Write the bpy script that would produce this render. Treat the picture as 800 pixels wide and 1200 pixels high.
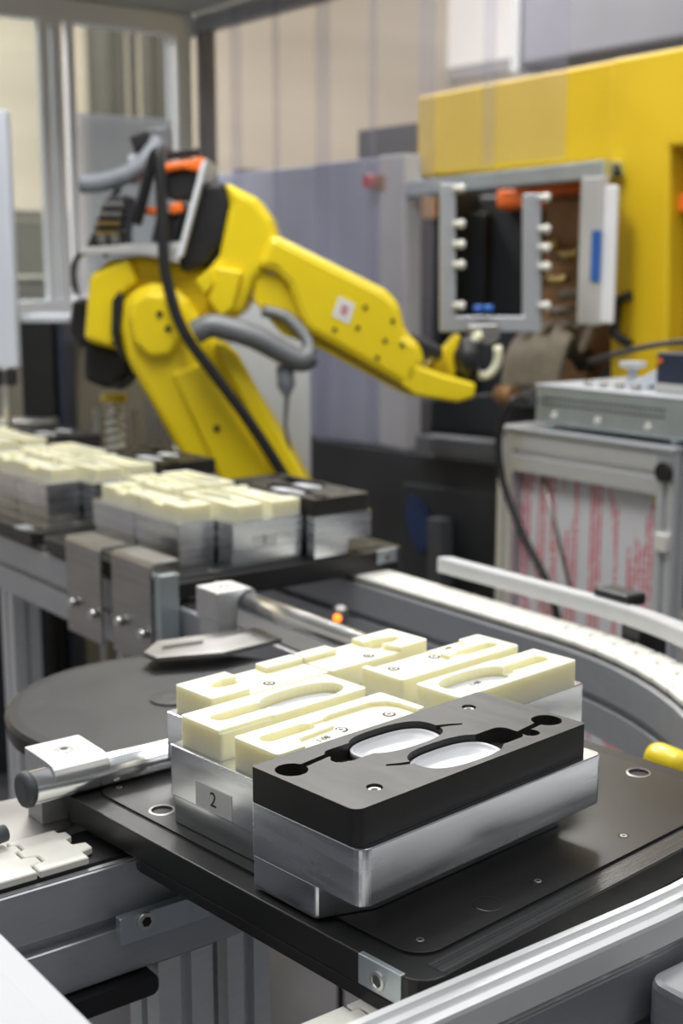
import bpy, bmesh, math, random
from mathutils import Vector, Matrix
random.seed(7)
for o in list(bpy.data.objects): bpy.data.objects.remove(o, do_unlink=True)
C = bpy.context.scene.collection
SC = bpy.context.scene

# ------------------------------------------------------------------ camera
F, PITCH, TH, CZ = 1550.0, math.atan(290/1550.0), math.radians(53), 1.45
cd = bpy.data.cameras.new('camera'); cam = bpy.data.objects.new('camera', cd); C.objects.link(cam)
cam.location = (0, 0, CZ); cam.rotation_euler = (math.pi/2-PITCH, 0, TH-math.pi/2)
cd.sensor_fit = 'HORIZONTAL'; cd.sensor_width = 36; cd.lens = 36*F/800
cd.clip_start = .02; cd.clip_end = 100
cd.dof.use_dof = True; cd.dof.focus_distance = 1.08; cd.dof.aperture_fstop = 8.0
SC.camera = cam
# ------------------------------------------------------------------ world, lamps, exposure
wd = bpy.data.worlds.new('hall_light'); SC.world = wd; wd.use_nodes = True
bg = wd.node_tree.nodes['Background']; bg.inputs[0].default_value = (.93, .96, 1, 1); bg.inputs[1].default_value = .50
def area(name, loc, tgt, sx, sy, power, col=(1, .98, .95)):
    l = bpy.data.lights.new(name, 'AREA'); l.shape = 'RECTANGLE'; l.size = sx; l.size_y = sy; l.energy = power; l.color = col
    o = bpy.data.objects.new(name, l); C.objects.link(o); o.location = loc
    o.rotation_euler = (Vector(tgt)-Vector(loc)).to_track_quat('-Z', 'Y').to_euler(); return o
area('hall_lamp', (2.1, 3.5, 4.6), (2.1, 3.5, 0), .5, 3.0, 50)
area('hall_lamp', (.2, 2.6, 4.6), (.2, 2.6, 0), .5, 3.0, 16)
area('hall_lamp', (-.6, -.8, 4.4), (.5, .8, .9), .6, 3.0, 8)
area('robot_fill', (1.0, 2.1, 3.3), (1.95, 3.3, 1.5), .3, 1.4, 38)  # added fill light for the robot's front faces, not an actual cell fitting
area('hall_lamp', (2.3, .1, 4.4), (2.8, 1.6, 1.2), .5, 3.0, 55)
area('hall_lamp', (4.2, 5.4, 4.8), (4.2, 5.4, 0), 3.0, .6, 300)
area('hall_lamp', (1.2, 6.6, 4.8), (1.2, 6.8, 0), 3.0, .6, 300)
SC.view_settings.view_transform = 'Standard'; SC.view_settings.look = 'None'
SC.view_settings.exposure = 0.0; SC.view_settings.gamma = 1; SC.view_settings.use_curve_mapping = False

# survey helpers: a sight line from the camera position to a given plane
def ray(x, y):
    a = (x-400)/F; b = -(y-600)/F
    h = math.cos(PITCH)+b*math.sin(PITCH); up = -math.sin(PITCH)+b*math.cos(PITCH)
    return Vector((h*math.cos(TH)+a*math.sin(TH), h*math.sin(TH)-a*math.cos(TH), up)), h, a
def on_z(x, y, z): d, h, a = ray(x, y); t = (z-CZ)/d.z; return Vector((d.x*t, d.y*t, z))
def on_x(x, y, X): d, h, a = ray(x, y); t = X/d.x; return Vector((X, d.y*t, CZ+d.z*t))
def on_y(x, y, Y): d, h, a = ray(x, y); t = Y/d.y; return Vector((d.x*t, Y, CZ+d.z*t))
def on_h(x, y, H): d, h, a = ray(x, y); t = H/h; return Vector((a*t, H, CZ+d.z*t))   # (right, forward, z)

# ------------------------------------------------------------------ materials
def mat(name, col, rough=.5, metal=0, noise=0, nscale=20, stretch=(1, 1, 1), bump=0, sss=0, coat=0, rvar=0, emit=None, spec=.5):
    m = bpy.data.materials.new(name); m.use_nodes = True; nt = m.node_tree; p = nt.nodes['Principled BSDF']
    p.inputs['Base Color'].default_value = (*col, 1); p.inputs['Roughness'].default_value = rough; p.inputs['Metallic'].default_value = metal
    p.inputs['Specular IOR Level'].default_value = spec
    if coat: p.inputs['Coat Weight'].default_value = coat; p.inputs['Coat Roughness'].default_value = .12
    if sss:
        p.inputs['Subsurface Weight'].default_value = sss; p.inputs['Subsurface Radius'].default_value = (1, .85, .45); p.inputs['Subsurface Scale'].default_value = .02
    if emit: p.inputs['Emission Color'].default_value = (*emit[0], 1); p.inputs['Emission Strength'].default_value = emit[1]
    if noise or bump or rvar:
        tc = nt.nodes.new('ShaderNodeTexCoord'); mp = nt.nodes.new('ShaderNodeMapping'); mp.inputs['Scale'].default_value = stretch
        nz = nt.nodes.new('ShaderNodeTexNoise'); nz.inputs['Scale'].default_value = nscale; nz.inputs['Detail'].default_value = 4
        nt.links.new(tc.outputs['Object'], mp.inputs[0]); nt.links.new(mp.outputs[0], nz.inputs['Vector'])
        if noise:
            r = nt.nodes.new('ShaderNodeValToRGB'); e = r.color_ramp.elements
            e[0].position = .3; e[1].position = .7
            e[0].color = (*[max(0, c*(1-noise)) for c in col], 1); e[1].color = (*[min(1, c*(1+noise)) for c in col], 1)
            nt.links.new(nz.outputs['Fac'], r.inputs[0]); nt.links.new(r.outputs[0], p.inputs['Base Color'])
        if rvar:
            mr = nt.nodes.new('ShaderNodeMapRange'); mr.inputs[1].default_value = .3; mr.inputs[2].default_value = .7
            mr.inputs[3].default_value = max(.02, rough-rvar); mr.inputs[4].default_value = rough+rvar
            nt.links.new(nz.outputs['Fac'], mr.inputs[0]); nt.links.new(mr.outputs[0], p.inputs['Roughness'])
        if bump:
            b = nt.nodes.new('ShaderNodeBump'); b.inputs['Strength'].default_value = bump; b.inputs['Distance'].default_value = .002
            nt.links.new(nz.outputs['Fac'], b.inputs['Height']); nt.links.new(b.outputs[0], p.inputs['Normal'])
    return m
def sheet(name, col, fac, rough=.12, tint=(.95, .95, .98)):      # clear plastic / glass: see-through with a glossy milky share
    m = bpy.data.materials.new(name); m.use_nodes = True; nt = m.node_tree; p = nt.nodes['Principled BSDF']; out = nt.nodes['Material Output']
    p.inputs['Base Color'].default_value = (*col, 1); p.inputs['Roughness'].default_value = rough
    t = nt.nodes.new('ShaderNodeBsdfTransparent'); t.inputs[0].default_value = (*tint, 1)
    mx = nt.nodes.new('ShaderNodeMixShader'); mx.inputs[0].default_value = fac
    nt.links.new(t.outputs[0], mx.inputs[1]); nt.links.new(p.outputs[0], mx.inputs[2]); nt.links.new(mx.outputs[0], out.inputs[0]); return m
M = dict(
 alu=mat('milled aluminium', (.74, .76, .79), .22, 1, .10, 5, (1.2, 1.2, 12), 0, rvar=.08),
 alu_top=mat('bright aluminium', (.60, .60, .61), .42, .7, .04, 30),
 profile=mat('anodised aluminium profile', (.50, .52, .55), .42, .55, .04, 30, (1, 1, 6)),
 profile_lt=mat('light anodised profile', (.76, .78, .80), .42, .55, .03, 30, (1, 1, 6)),
 guide=mat('pale guide profile', (.72, .73, .74), .4, .25, .03, 30),
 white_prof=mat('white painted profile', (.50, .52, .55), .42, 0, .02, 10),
 frame_w=mat('white cell frame', (.86, .88, .92), .4, 0, .02, 6),
 black_pl=mat('black anodised plate', (.020, .020, .020), .36, .25, .15, 9, (1, 1, 1), .01, rvar=.07, spec=.6),
 black_in=mat('black anodised panel', (.045, .044, .043), .30, .55, .10, 5, (1, 1, 1), 0, rvar=.05, spec=.8),
 milled=mat('milled black rim', (.11, .11, .11), .26, .8, .35, 3, (1, 160, 1), 0, rvar=.08),
 black_nest=mat('black acetal', (.026, .025, .024), .42, .05, .2, 14, (4, 1, 1), .02, rvar=.06, spec=.4),
 cream=mat('cream polyurethane', (.85, .825, .62), .40, 0, .03, 25, sss=.6, bump=.02),
 link=mat('white plastic chain', (.80, .79, .72), .45, 0, .05, 40),
 lens=mat('white satin insert', (.66, .67, .70), .38, 0, .02, 20),
 screw=mat('zinc screw', (.72, .72, .70), .28, 1, .08, 80),
 hole=mat('dark bore', (.015, .015, .015), .5, .3, .1, 40),
 steel=mat('polished steel tube', (.80, .81, .82), .22, 1, .05, 12, (1, 1, 1), rvar=.04),
 sheetmetal=mat('brushed sheet steel', (.40, .39, .375), .36, .9, .12, 8, (1, 1, 12), rvar=.06),
 zinc=mat('zinc plated plate', (.60, .67, .70), .38, .85, .1, 18),
 disc=mat('dark wheel disc', (.017, .018, .020), .42, .1, .25, 7, rvar=.06),
 rubber=mat('grey rubber cap', (.07, .075, .085), .6, 0, .1, 30),
 black=mat('black plastic', (.016, .016, .018), .45, 0, .2, 20),
 darkm=mat('dark machine paint', (.024, .027, .032), .5, .1, .3, 4),
 yellow=mat('robot yellow paint', (.88, .67, .012), .36, 0, .04, 6, coat=.15),
 myellow=mat('machine yellow paint', (.76, .52, .01), .45, 0, .04, 4),
 greyp=mat('light grey paint', (.50, .50, .49), .5, 0, .04, 5),
 bluegrey=mat('blue grey panel', (.36, .38, .46), .5, 0, .06, 3, (1, 1, .3)),
 whitegrey=mat('pale cabinet paint', (.62, .66, .74), .45, 0, .03, 4),
 orange=mat('orange plastic', (.95, .19, .02), .45, 0, .05, 20),
 brass=mat('brass fitting', (.75, .58, .25), .3, 1, .1, 40),
 hose=mat('black rubber hose', (.012, .012, .014), .5, 0, .15, 40),
 greyhose=mat('grey cable sleeve', (.22, .24, .27), .5, 0, .1, 40),
 bracket=mat('grey cast bracket', (.18, .19, .20), .45, .3, .1, 20),
 beigehose=mat('beige hydraulic hose', (.25, .22, .17), .55, 0, .15, 30),
 emblem=mat('dark blue emblem', (.008, .03, .12), .5, 0, .2, 20),
 blue=mat('blue label', (.02, .12, .45), .5, 0, .03, 20),
 navy=mat('navy instrument case', (.02, .03, .06), .45, 0, .1, 20),
 red=mat('red plastic', (.55, .02, .02), .4, 0, .05, 20),
 paper=mat('white paper label', (.78, .78, .76), .6, 0, .02, 30),
 ink=mat('black print', (.02, .02, .02), .6, 0, .05, 30),
 redink=mat('faded red print', (.55, .25, .28), .6, 0, .05, 30),
 led=mat('orange lamp', (.9, .2, .02), .4, 0, .05, 20, emit=((1, .22, .02), 2.5)),
 beige=mat('beige hall cladding', (.64, .56, .43), .7, 0, .10, 1.2, (.3, .3, 2.2)),
 hallgrey=mat('grey hall cladding', (.36, .37, .38), .7, 0, .15, .8),
 ductp=mat('dull grey duct sheet', (.17, .17, .19), .6, 0, .1, 2),
 ceilp=mat('grey roof sheet', (.42, .43, .41), .6, 0, .05, 3),
 floor=mat('grey hall floor', (.11, .11, .125), .45, 0, .15, 2),
 rust=mat('rust red pipe', (.35, .09, .05), .6, 0, .1, 10),
 darkpipe=mat('dark riser pipe', (.07, .06, .045), .55, .1, .1, 10),
 pipe=mat('grey brown pipe', (.20, .18, .14), .55, .1, .1, 10),
 copper=mat('hydraulic block', (.33, .18, .08), .5, .2, .4, 9),
 window=mat('bright hall window', (.9, .88, .82), .5, 0, .04, 2, emit=((1, .97, .9), .30)),
 pvc=sheet('clear pvc strip', (.50, .49, .56), .09),
 smoke=sheet('clear side panel', (.60, .64, .66), .10, .08, (.93, .96, .96)),
 milky=sheet('milky side panel', (.90, .89, .93), .60, .2),
)
def red_print():
    m = bpy.data.materials.new('red printed sheet'); m.use_nodes = True; nt = m.node_tree; p = nt.nodes['Principled BSDF']; p.inputs['Roughness'].default_value = .55
    N = nt.nodes.new; K = nt.links.new
    tc = N('ShaderNodeTexCoord'); sp = N('ShaderNodeSeparateXYZ'); K(tc.outputs['Object'], sp.inputs[0])
    def math_(op, a, b=None):
        n = N('ShaderNodeMath'); n.operation = op
        for i, v in enumerate((a, b)):
            if v is None: continue
            if isinstance(v, (int, float)): n.inputs[i].default_value = v
            else: K(v, n.inputs[i])
        return n.outputs[0]
    def noise1(vec, sc):
        n = N('ShaderNodeTexNoise'); n.inputs['Scale'].default_value = sc; n.inputs['Detail'].default_value = 1; K(vec, n.inputs['Vector']); return n.outputs['Fac']
    # lines of text run upright: fine lines across y, blocks from a coarse noise, words along z
    fine = math_('GREATER_THAN', math_('SINE', math_('MULTIPLY', sp.outputs['Y'], 520)), -.35)
    mp = N('ShaderNodeMapping'); mp.inputs['Scale'].default_value = (0, 1, .05); K(tc.outputs['Object'], mp.inputs[0])
    blocks = math_('GREATER_THAN', noise1(mp.outputs[0], 28), .47)
    mp2 = N('ShaderNodeMapping'); mp2.inputs['Scale'].default_value = (0, 1, .35); K(tc.outputs['Object'], mp2.inputs[0])
    ends = math_('GREATER_THAN', noise1(mp2.outputs[0], 13), .40)
    mp3 = N('ShaderNodeMapping'); mp3.inputs['Scale'].default_value = (0, 1, .7); K(tc.outputs['Object'], mp3.inputs[0])
    words = math_('GREATER_THAN', noise1(mp3.outputs[0], 150), .42)
    k = math_('MULTIPLY', math_('MULTIPLY', fine, blocks), math_('MULTIPLY', ends, words))
    mx = N('ShaderNodeMixRGB'); mx.inputs[1].default_value = (.78, .78, .82, 1); mx.inputs[2].default_value = (.72, .10, .14, 1)
    K(k, mx.inputs[0]); K(mx.outputs[0], p.inputs['Base Color']); return m
M['print'] = red_print()

# ------------------------------------------------------------------ mesh helpers
def new_bm(): return bmesh.new()
def box(bm, x0, x1, y0, y1, z0, z1):
    v = [bm.verts.new(p) for p in ((x0,y0,z0),(x1,y0,z0),(x1,y1,z0),(x0,y1,z0),(x0,y0,z1),(x1,y0,z1),(x1,y1,z1),(x0,y1,z1))]
    for f in ((3,2,1,0),(4,5,6,7),(0,1,5,4),(1,2,6,5),(2,3,7,6),(3,0,4,7)): bm.faces.new([v[i] for i in f])
    return bm
def prism(bm, pts, a0, a1, ax=2):
    def P(p, a): return (p[0], p[1], a) if ax == 2 else ((p[0], a, p[1]) if ax == 1 else (a, p[0], p[1]))
    lo = [bm.verts.new(P(p, a0)) for p in pts]; hi = [bm.verts.new(P(p, a1)) for p in pts]; n = len(pts)
    bm.faces.new(lo); bm.faces.new(hi)
    for i in range(n): bm.faces.new((lo[i], lo[(i+1) % n], hi[(i+1) % n], hi[i]))
    bmesh.ops.recalc_face_normals(bm, faces=bm.faces[:]); return bm
def loft(bm, a, b):                      # two polygons of equal length, as 3D points
    lo = [bm.verts.new(p) for p in a]; hi = [bm.verts.new(p) for p in b]; n = len(a)
    bm.faces.new(lo); bm.faces.new(hi)
    for i in range(n): bm.faces.new((lo[i], lo[(i+1) % n], hi[(i+1) % n], hi[i]))
    bmesh.ops.recalc_face_normals(bm, faces=bm.faces[:]); return bm
def tube(bm, pts, r, n=12, caps=True):
    pts = [Vector(p) for p in pts]; rr = r if isinstance(r, (list, tuple)) else [r]*len(pts)
    t0 = (pts[1]-pts[0]).normalized(); u = t0.orthogonal().normalized(); rings = []
    for i, p in enumerate(pts):
        t = (pts[min(i+1, len(pts)-1)]-pts[max(i-1, 0)]).normalized()
        u = (u-t*u.dot(t)); u = u.normalized() if u.length > 1e-6 else t.orthogonal().normalized(); w = t.cross(u)
        rings.append([bm.verts.new(p+(u*math.cos(2*math.pi*k/n)+w*math.sin(2*math.pi*k/n))*rr[i]) for k in range(n)])
    for a, b in zip(rings, rings[1:]):
        for k in range(n): f = bm.faces.new((a[k], a[(k+1) % n], b[(k+1) % n], b[k])); f.smooth = True
    if caps: bm.faces.new(rings[0]); bm.faces.new(rings[-1])
    bmesh.ops.recalc_face_normals(bm, faces=bm.faces[:]); return bm
def lathe(bm, prof, loc=(0, 0, 0), n=24):    # prof: (r, z) about the z axis
    rings = []
    for r, z in prof: rings.append([bm.verts.new((loc[0]+r*math.cos(2*math.pi*k/n), loc[1]+r*math.sin(2*math.pi*k/n), loc[2]+z)) for k in range(n)])
    for a, b in zip(rings, rings[1:]):
        for k in range(n): bm.faces.new((a[k], a[(k+1) % n], b[(k+1) % n], b[k]))
    bm.faces.new(rings[0]); bm.faces.new(rings[-1]); bmesh.ops.recalc_face_normals(bm, faces=bm.faces[:]); return bm
def spline(pts, n=8):
    P = [Vector(p) for p in pts]; P = [P[0]*2-P[1]]+P+[P[-1]*2-P[-2]]; out = []
    for i in range(1, len(P)-2):
        for k in range(n):
            t = k/n; a, b, c, d = P[i-1:i+3]
            out.append(.5*((2*b)+(c-a)*t+(2*a-5*b+4*c-d)*t*t+(3*b-a-3*c+d)*t**3))
    out.append(P[-2]); return out
def rrect(x0, x1, y0, y1, r, n=5):
    out = []; q = r if isinstance(r, tuple) else (r,)*4        # radii: +x+y, -x+y, -x-y, +x-y
    for cx, cy, a, r in ((x1-q[0], y1-q[0], 0, q[0]), (x0+q[1], y1-q[1], 90, q[1]), (x0+q[2], y0+q[2], 180, q[2]), (x1-q[3], y0+q[3], 270, q[3])):
        for k in range(n+1): t = math.radians(a+90*k/n); out.append((cx+r*math.cos(t), cy+r*math.sin(t)))
    return out
def superell(cx, cy, a, b, p=2.6, n=36, rot=0):
    out = []
    for k in range(n):
        t = 2*math.pi*k/n; c, s = math.cos(t), math.sin(t)
        x = a*math.copysign(abs(c)**(2/p), c); y = b*math.copysign(abs(s)**(2/p), s)
        out.append((cx+x*math.cos(rot)-y*math.sin(rot), cy+x*math.sin(rot)+y*math.cos(rot)))
    return out
def circ(cx, cy, r, n=20): return [(cx+r*math.cos(2*math.pi*k/n), cy+r*math.sin(2*math.pi*k/n)) for k in range(n)]
def obj(name, bm, m, parent=None, bevel=0, seg=2, loc=None, rot=None):
    if isinstance(bm, bmesh.types.BMesh):
        me = bpy.data.meshes.new(name); bm.to_mesh(me); bm.free()
    else: me = bm
    if not me.materials: me.materials.append(M[m] if isinstance(m, str) else m)
    o = bpy.data.objects.new(name, me); C.objects.link(o)
    if parent is not None: o.parent = parent
    if loc is not None: o.location = loc
    if rot is not None: o.rotation_euler = rot
    if bevel:
        b = o.modifiers.new('bevel', 'BEVEL'); b.width = bevel; b.segments = seg; b.limit_method = 'ANGLE'; b.angle_limit = math.radians(30)
    return o
def B(name, m, parent, *dims, bevel=0, seg=2): return obj(name, box(new_bm(), *dims), m, parent, bevel, seg)
def tag(o, label, cat, group=None, kind=None):
    o['label'] = label; o['category'] = cat
    if group: o['group'] = group
    if kind: o['kind'] = kind
    return o
def thing(name, label, cat, loc=(0, 0, 0), rotz=0, group=None):
    o = bpy.data.objects.new(name, None); C.objects.link(o); o.location = loc; o.rotation_euler = (0, 0, rotz); o.empty_display_size = .05
    return tag(o, label, cat, group)
def struct(name, bm, m, label=None, cat=None, bevel=0):
    o = obj(name, bm, m, None, bevel); o['kind'] = 'structure'
    if label: o['label'] = label; o['category'] = cat
    return o
def copy_tree(o, parent=None):
    c = o.copy(); C.objects.link(c); c.parent = parent
    for ch in list(o.children): copy_tree(ch, c)
    return c
def boolean(bm, cutters):                     # real pockets: subtract prisms from a solid, returns a mesh
    a = obj('t', bm, 'black'); cs = []
    for cbm in cutters:
        c = obj('t', cbm, 'black'); cs.append(c)
        md = a.modifiers.new('b', 'BOOLEAN'); md.operation = 'DIFFERENCE'; md.object = c; md.solver = 'EXACT'
    dg = bpy.context.evaluated_depsgraph_get(); dg.update()
    me = bpy.data.meshes.new_from_object(a.evaluated_get(dg)); me.materials.clear()
    for c in cs+[a]: d = c.data; bpy.data.objects.remove(c); bpy.data.meshes.remove(d)
    return me
def text_mesh(s, size, m, depth=.0002):
    cu = bpy.data.curves.new('lettering', 'FONT'); cu.body = s; cu.size = size; cu.extrude = depth; cu.align_x = 'CENTER'; cu.align_y = 'CENTER'
    o = bpy.data.objects.new('t', cu); C.objects.link(o); dg = bpy.context.evaluated_depsgraph_get()
    me = bpy.data.meshes.new_from_object(o.evaluated_get(dg)); bpy.data.objects.remove(o); bpy.data.curves.remove(cu)
    me.materials.clear(); me.materials.append(M[m]); return me
_sc = {}
def socket_screw(parent, x, y, z, r=.004, name='screw', hexm='hole'):
    if ('s', r) not in _sc:
        bm = new_bm(); lathe(bm, [(r*.5, -.003), (r, -.003), (r, -.0004), (r*.9, 0), (r*.55, 0), (r*.5, -.0006)], n=14); bm.faces.ensure_lookup_table(); bm.faces[-1].material_index = 1
        me = bm_to(bm, 'screw'); me.materials.append(M['hole']); _sc[('s', r)] = me
    return obj(name, _sc[('s', r)], 'screw', parent, loc=(x, y, z))
def bm_to(bm, m):
    me = bpy.data.meshes.new(m); bm.to_mesh(me); bm.free(); me.materials.append(M[m]); return me

# ================================================================== SETTING
struct('floor', box(new_bm(), -4, 9, -4, 10, -.05, 0), 'floor', 'grey concrete hall floor under the machines', 'floor')
struct('wall_back', box(new_bm(), -5, 9, 9.0, 9.1, 0, 6), 'beige', 'beige clad hall wall far behind the robot cell', 'wall')
struct('wall_right', box(new_bm(), 8.0, 8.1, -3, 9.0, 0, 6), 'beige', 'beige clad hall wall far behind the yellow machine', 'wall')

struct('wall_front', box(new_bm(), -4, 9, -3.6, -3.5, 0, 5), 'hallgrey', 'grey hall wall behind the camera', 'wall')
struct('wall_left', box(new_bm(), -3.6, -3.5, -3.5, 9.0, 0, 5), 'hallgrey', 'grey hall wall left of the camera', 'wall')

# ================================================================== CONVEYOR
CX, CY, RI, RO = .80, 1.33, .265, .655
CXO = .765                                 # the wide bend has its own centre
CHZ = .9245
def lane_path(R, x0, y1, step=.05, arcstep=None):
    """centre line: along +x at y=CY-R, quarter arc, along +y at x=CX+R; yields (point, outward normal)"""
    out = []; CX = CXO if R > .5 else globals()['CX']
    n = max(1, int((CX-x0)/.25)); 
    for k in range(n): out.append((Vector((x0+(CX-x0)*k/n, CY-R, 0)), Vector((0, -1, 0))))
    na = 24
    for k in range(na+1):
        a = math.radians(-90+90*k/na); d = Vector((math.cos(a), math.sin(a), 0)); out.append((Vector((CX, CY, 0))+d*R, d))
    out.append((Vector((CX+R, y1, 0)), Vector((1, 0, 0)))); return out
def sweep(bm, path, prof):
    rings = [[bm.verts.new((p.x+nrm.x*a, p.y+nrm.y*a, z)) for a, z in prof] for p, nrm in path]; n = len(prof)
    for r0, r1 in zip(rings, rings[1:]):
        for k in range(n): bm.faces.new((r0[k], r0[(k+1) % n], r1[(k+1) % n], r1[k]))
    bm.faces.new(rings[0]); bm.faces.new(rings[-1]); bmesh.ops.recalc_face_normals(bm, faces=bm.faces[:]); return bm
hw = .0425
def side(s): return [(s*hw, .912), (s*hw, .861), (s*(hw-.012), .861), (s*(hw-.012), .849), (s*hw, .849), (s*hw, .802), (s*(hw-.006), .800)]
beam_prof = side(1)+side(-1)[::-1]
def lane(name, R, x0, y1, label):
    t = thing(name, label, 'conveyor')
    obj('beam', sweep(new_bm(), lane_path(R, x0, y1), beam_prof), 'profile', t, .0012, 1)
    for s in (1, -1):
        obj('edge_strip', sweep(new_bm(), lane_path(R, x0, y1), [(s*.041, .9121), (s*.041, .9133), (s*.0355, .9133), (s*.0355, .9121)]), 'alu_top', t)
    obj('slide_rail', sweep(new_bm(), lane_path(R, x0, y1), [(.034, .9121), (.034, .9165), (-.034, .9165), (-.034, .9121)]), 'black', t)
    return t
t_in = lane('conveyor_lane', RI, .12, 4.1, 'inner conveyor lane bending tightly around the black wheel')
DZ = -.0115
t_out = lane('conveyor_lane', RO, .40, 3.3, 'outer conveyor lane sweeping in the wide bend at right')
t_out.location.z = DZ
# chain links, each one a part
PITCHL = .05
def link_mesh():
    h = .0365; g = .0022
    front = [(.043, -h), (.043, -.022), (.055, -.019), (.055, -.006), (.043, -.003), (.043, .012), (.050, .014), (.050, .026), (.043, .028), (.043, h)]
    back = [(x-PITCHL+g, y) for x, y in front]
    bm = new_bm(); prism(bm, front+back[::-1], CHZ-.0072, CHZ)
    return bm_to(bm, 'link')
LM = link_mesh()
def chain(name, R, x0, y1, label):
    t = thing(name, label, 'conveyor chain')
    CX = CXO if R > .5 else globals()['CX']
    L1 = CX-x0; LA = R*math.pi/2; tot = L1+LA+(y1-CY); s = 0
    while s < tot:
        if R < .5 and .175 < s < 1.40: s += PITCHL; continue      # the inner chain dips under the wheel here
        if s < L1: p = (x0+s, CY-R); a = 0
        elif s < L1+LA: q = (s-L1)/R; p = (CX+R*math.sin(q), CY-R*math.cos(q)); a = q
        else: p = (CX+R, CY+s-L1-LA); a = math.pi/2
        o = obj('chain_link', LM, 'link', t, .0011, 1, loc=(p[0], p[1], 0), rot=(0, 0, a)); s += PITCHL
    return t
chain('conveyor_chain', RI, .297, 2.9, 'white plastic link chain on the inner lane, left end near the rod clamp')
c_out = chain('conveyor_chain', RO, .445, 2.3, 'white plastic link chain curving along the outer lane at right')
c_out.location.z = DZ
# outer guide rail
GO = .040
t = thing('guide_rail', 'pale grooved guide rail along the outer side of the near lane and bend', 'guide rail')
gp = [(GO, .930), (GO, .952), (GO+.002, .955), (GO+.008, .955), (GO+.009, .951), (GO+.013, .951), (GO+.014, .954), (GO+.020, .954), (GO+.021, .950), (GO+.025, .950), (GO+.026, .953), (GO+.032, .952), (GO+.033, .949), (GO+.033, .930)]
obj('rail', sweep(new_bm(), lane_path(RO, .40, 1.665), [(a, z+.003) for a, z in gp]), 'guide', t)
for a in (-80, -42, -8, 20):
    if a < 0:
        d = Vector((math.cos(math.radians(a)), math.sin(math.radians(a)), 0)); p = Vector((CXO, CY, 0))+d*(RO+.05)
        bm = box(new_bm(), -.008, .045, -.02, .02, .875, .9365); o = obj('rail_bracket', bm, 'black', t, .002); o.location = (p.x, p.y, 0); o.rotation_euler = (0, 0, math.radians(a))
pg = on_z(733, 699, .957)
ag = math.atan2(pg.y-CY, pg.x-CXO)
rg = RO+GO+.03
bm = box(new_bm(), -.012, .03, -.035, .035, .951, .969); o = obj('rail_clamp', bm, 'black', t, .004); o.location = (CXO+rg*math.cos(ag), CY+rg*math.sin(ag), 0); o.rotation_euler = (0, 0, ag)
bm = box(new_bm(), -.016, .016, -.006, .006, .9565, .9645); o = obj('slot_nut', bm, 'rubber', t, .002); o.location = (.822, .612, 0)
# wheel disc
t = thing('wheel_disc', 'large flat black wheel disc inside the tight bend', 'wheel', (.78, 1.385, -.012))
obj('disc', lathe(new_bm(), [(.03, .90), (.19, .90), (.20, .905), (.203, .925), (.199, .9295), (.186, .9305), (.03, .9305)], n=72), 'disc', t)
obj('hub', lathe(new_bm(), [(.006, .9305), (.028, .9305), (.028, .9325), (.012, .9330), (.006, .9328)], n=32), 'disc', t)
obj('axle', lathe(new_bm(), [(.03, .112), (.03, .90), (.02, .90)], n=24), 'rubber', t)
obj('axle_foot', box(new_bm(), -.08, .08, -.08, .08, .012, .112), 'rubber', t, .006)
pp = on_z(256, 765, .9190); B('paper_scrap', 'paper', None, pp.x-.008, pp.x+.008, pp.y-.008, pp.y+.008, .9186, .9194); tag(bpy.data.objects['paper_scrap'], 'tiny white scrap lying on the black wheel disc', 'scrap')

# round guide tube and its two clamps
t = thing('guide_tube', 'bent polished steel guide tube curving over the black disc', 'tube')
RT, ZT = .216, .966
pts = [(.47, CY-RT, ZT), (.6, CY-RT, ZT)]+[(CX+RT*math.cos(math.radians(a)), CY+RT*math.sin(math.radians(a)), ZT) for a in range(-90, 1, 6)]+[(CX+RT, 1.45, ZT), (CX+RT, 1.66, ZT)]
obj('tube', tube(new_bm(), pts, .0160, 28), 'steel', t)
obj('end_cap', tube(new_bm(), [(.463, CY-RT, ZT), (.464, CY-RT, ZT), (.467, CY-RT, ZT), (.472, CY-RT, ZT)], [.012, .0155, .0175, .0175], 24), 'rubber', t)
def rod_clamp(loc, rz, label):
    t = thing('rod_clamp', label, 'clamp', loc, rz, 'rod clamps holding the guide tube')
    # tube runs along local x at z=ZT, y=0
    prof = [(ZY, ZT+ZZ) for ZY, ZZ in ((-.0165, .006), (-.0165, .012), (-.0135, .017), (-.008, .0205), (0, .0215), (.052, .0215), (.052, -.022), (.017, -.022), (.017, 0), (.013, .010), (.006, .0155), (0, .0168), (-.006, .0155), (-.012, .0115))]
    obj('clamp_block', prism(new_bm(), prof, -.024, .034, 0), 'alu_top', t, .0012)
    obj('foot_block', box(new_bm(), -.024, .028, .0175, .050, .918, .9445), 'alu_top', t, .001)
    s = socket_screw(t, .004, .022, .9885, .0075)
    obj('screw_washer', lathe(new_bm(), [(.004, .9872), (.0105, .9872), (.0105, .9878), (.004, .9878)], (.004, .022, 0), 20), 'screw', t)
    return t
rod_clamp((.515, CY-RT, 0), 0, 'aluminium rod clamp beside the grey capped tube end at left')
rod_clamp((CX+RT, 1.60, 0), math.pi/2, 'aluminium rod clamp on the far end of the bent tube')
obj('support_plate', prism(new_bm(), [(.40, 1.108), (.485, 1.108), (.60, 1.135), (.60, 1.20), (.40, 1.22)], .902, .918), 'sheetmetal', None, .001); tag(bpy.data.objects['support_plate'], 'flat steel plate under the near rod clamp', 'plate')
t = thing('support_plate', 'pointed flat steel plate under the far rod clamp', 'plate')
obj('plate', prism(new_bm(), [tuple(on_z(x_, y_, .9375))[:2] for x_, y_ in ((168, 764), (184, 751), (236, 744), (300, 735), (330, 748), (262, 764), (182, 770))], .9307, .9375), 'sheetmetal', t, .001)
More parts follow.
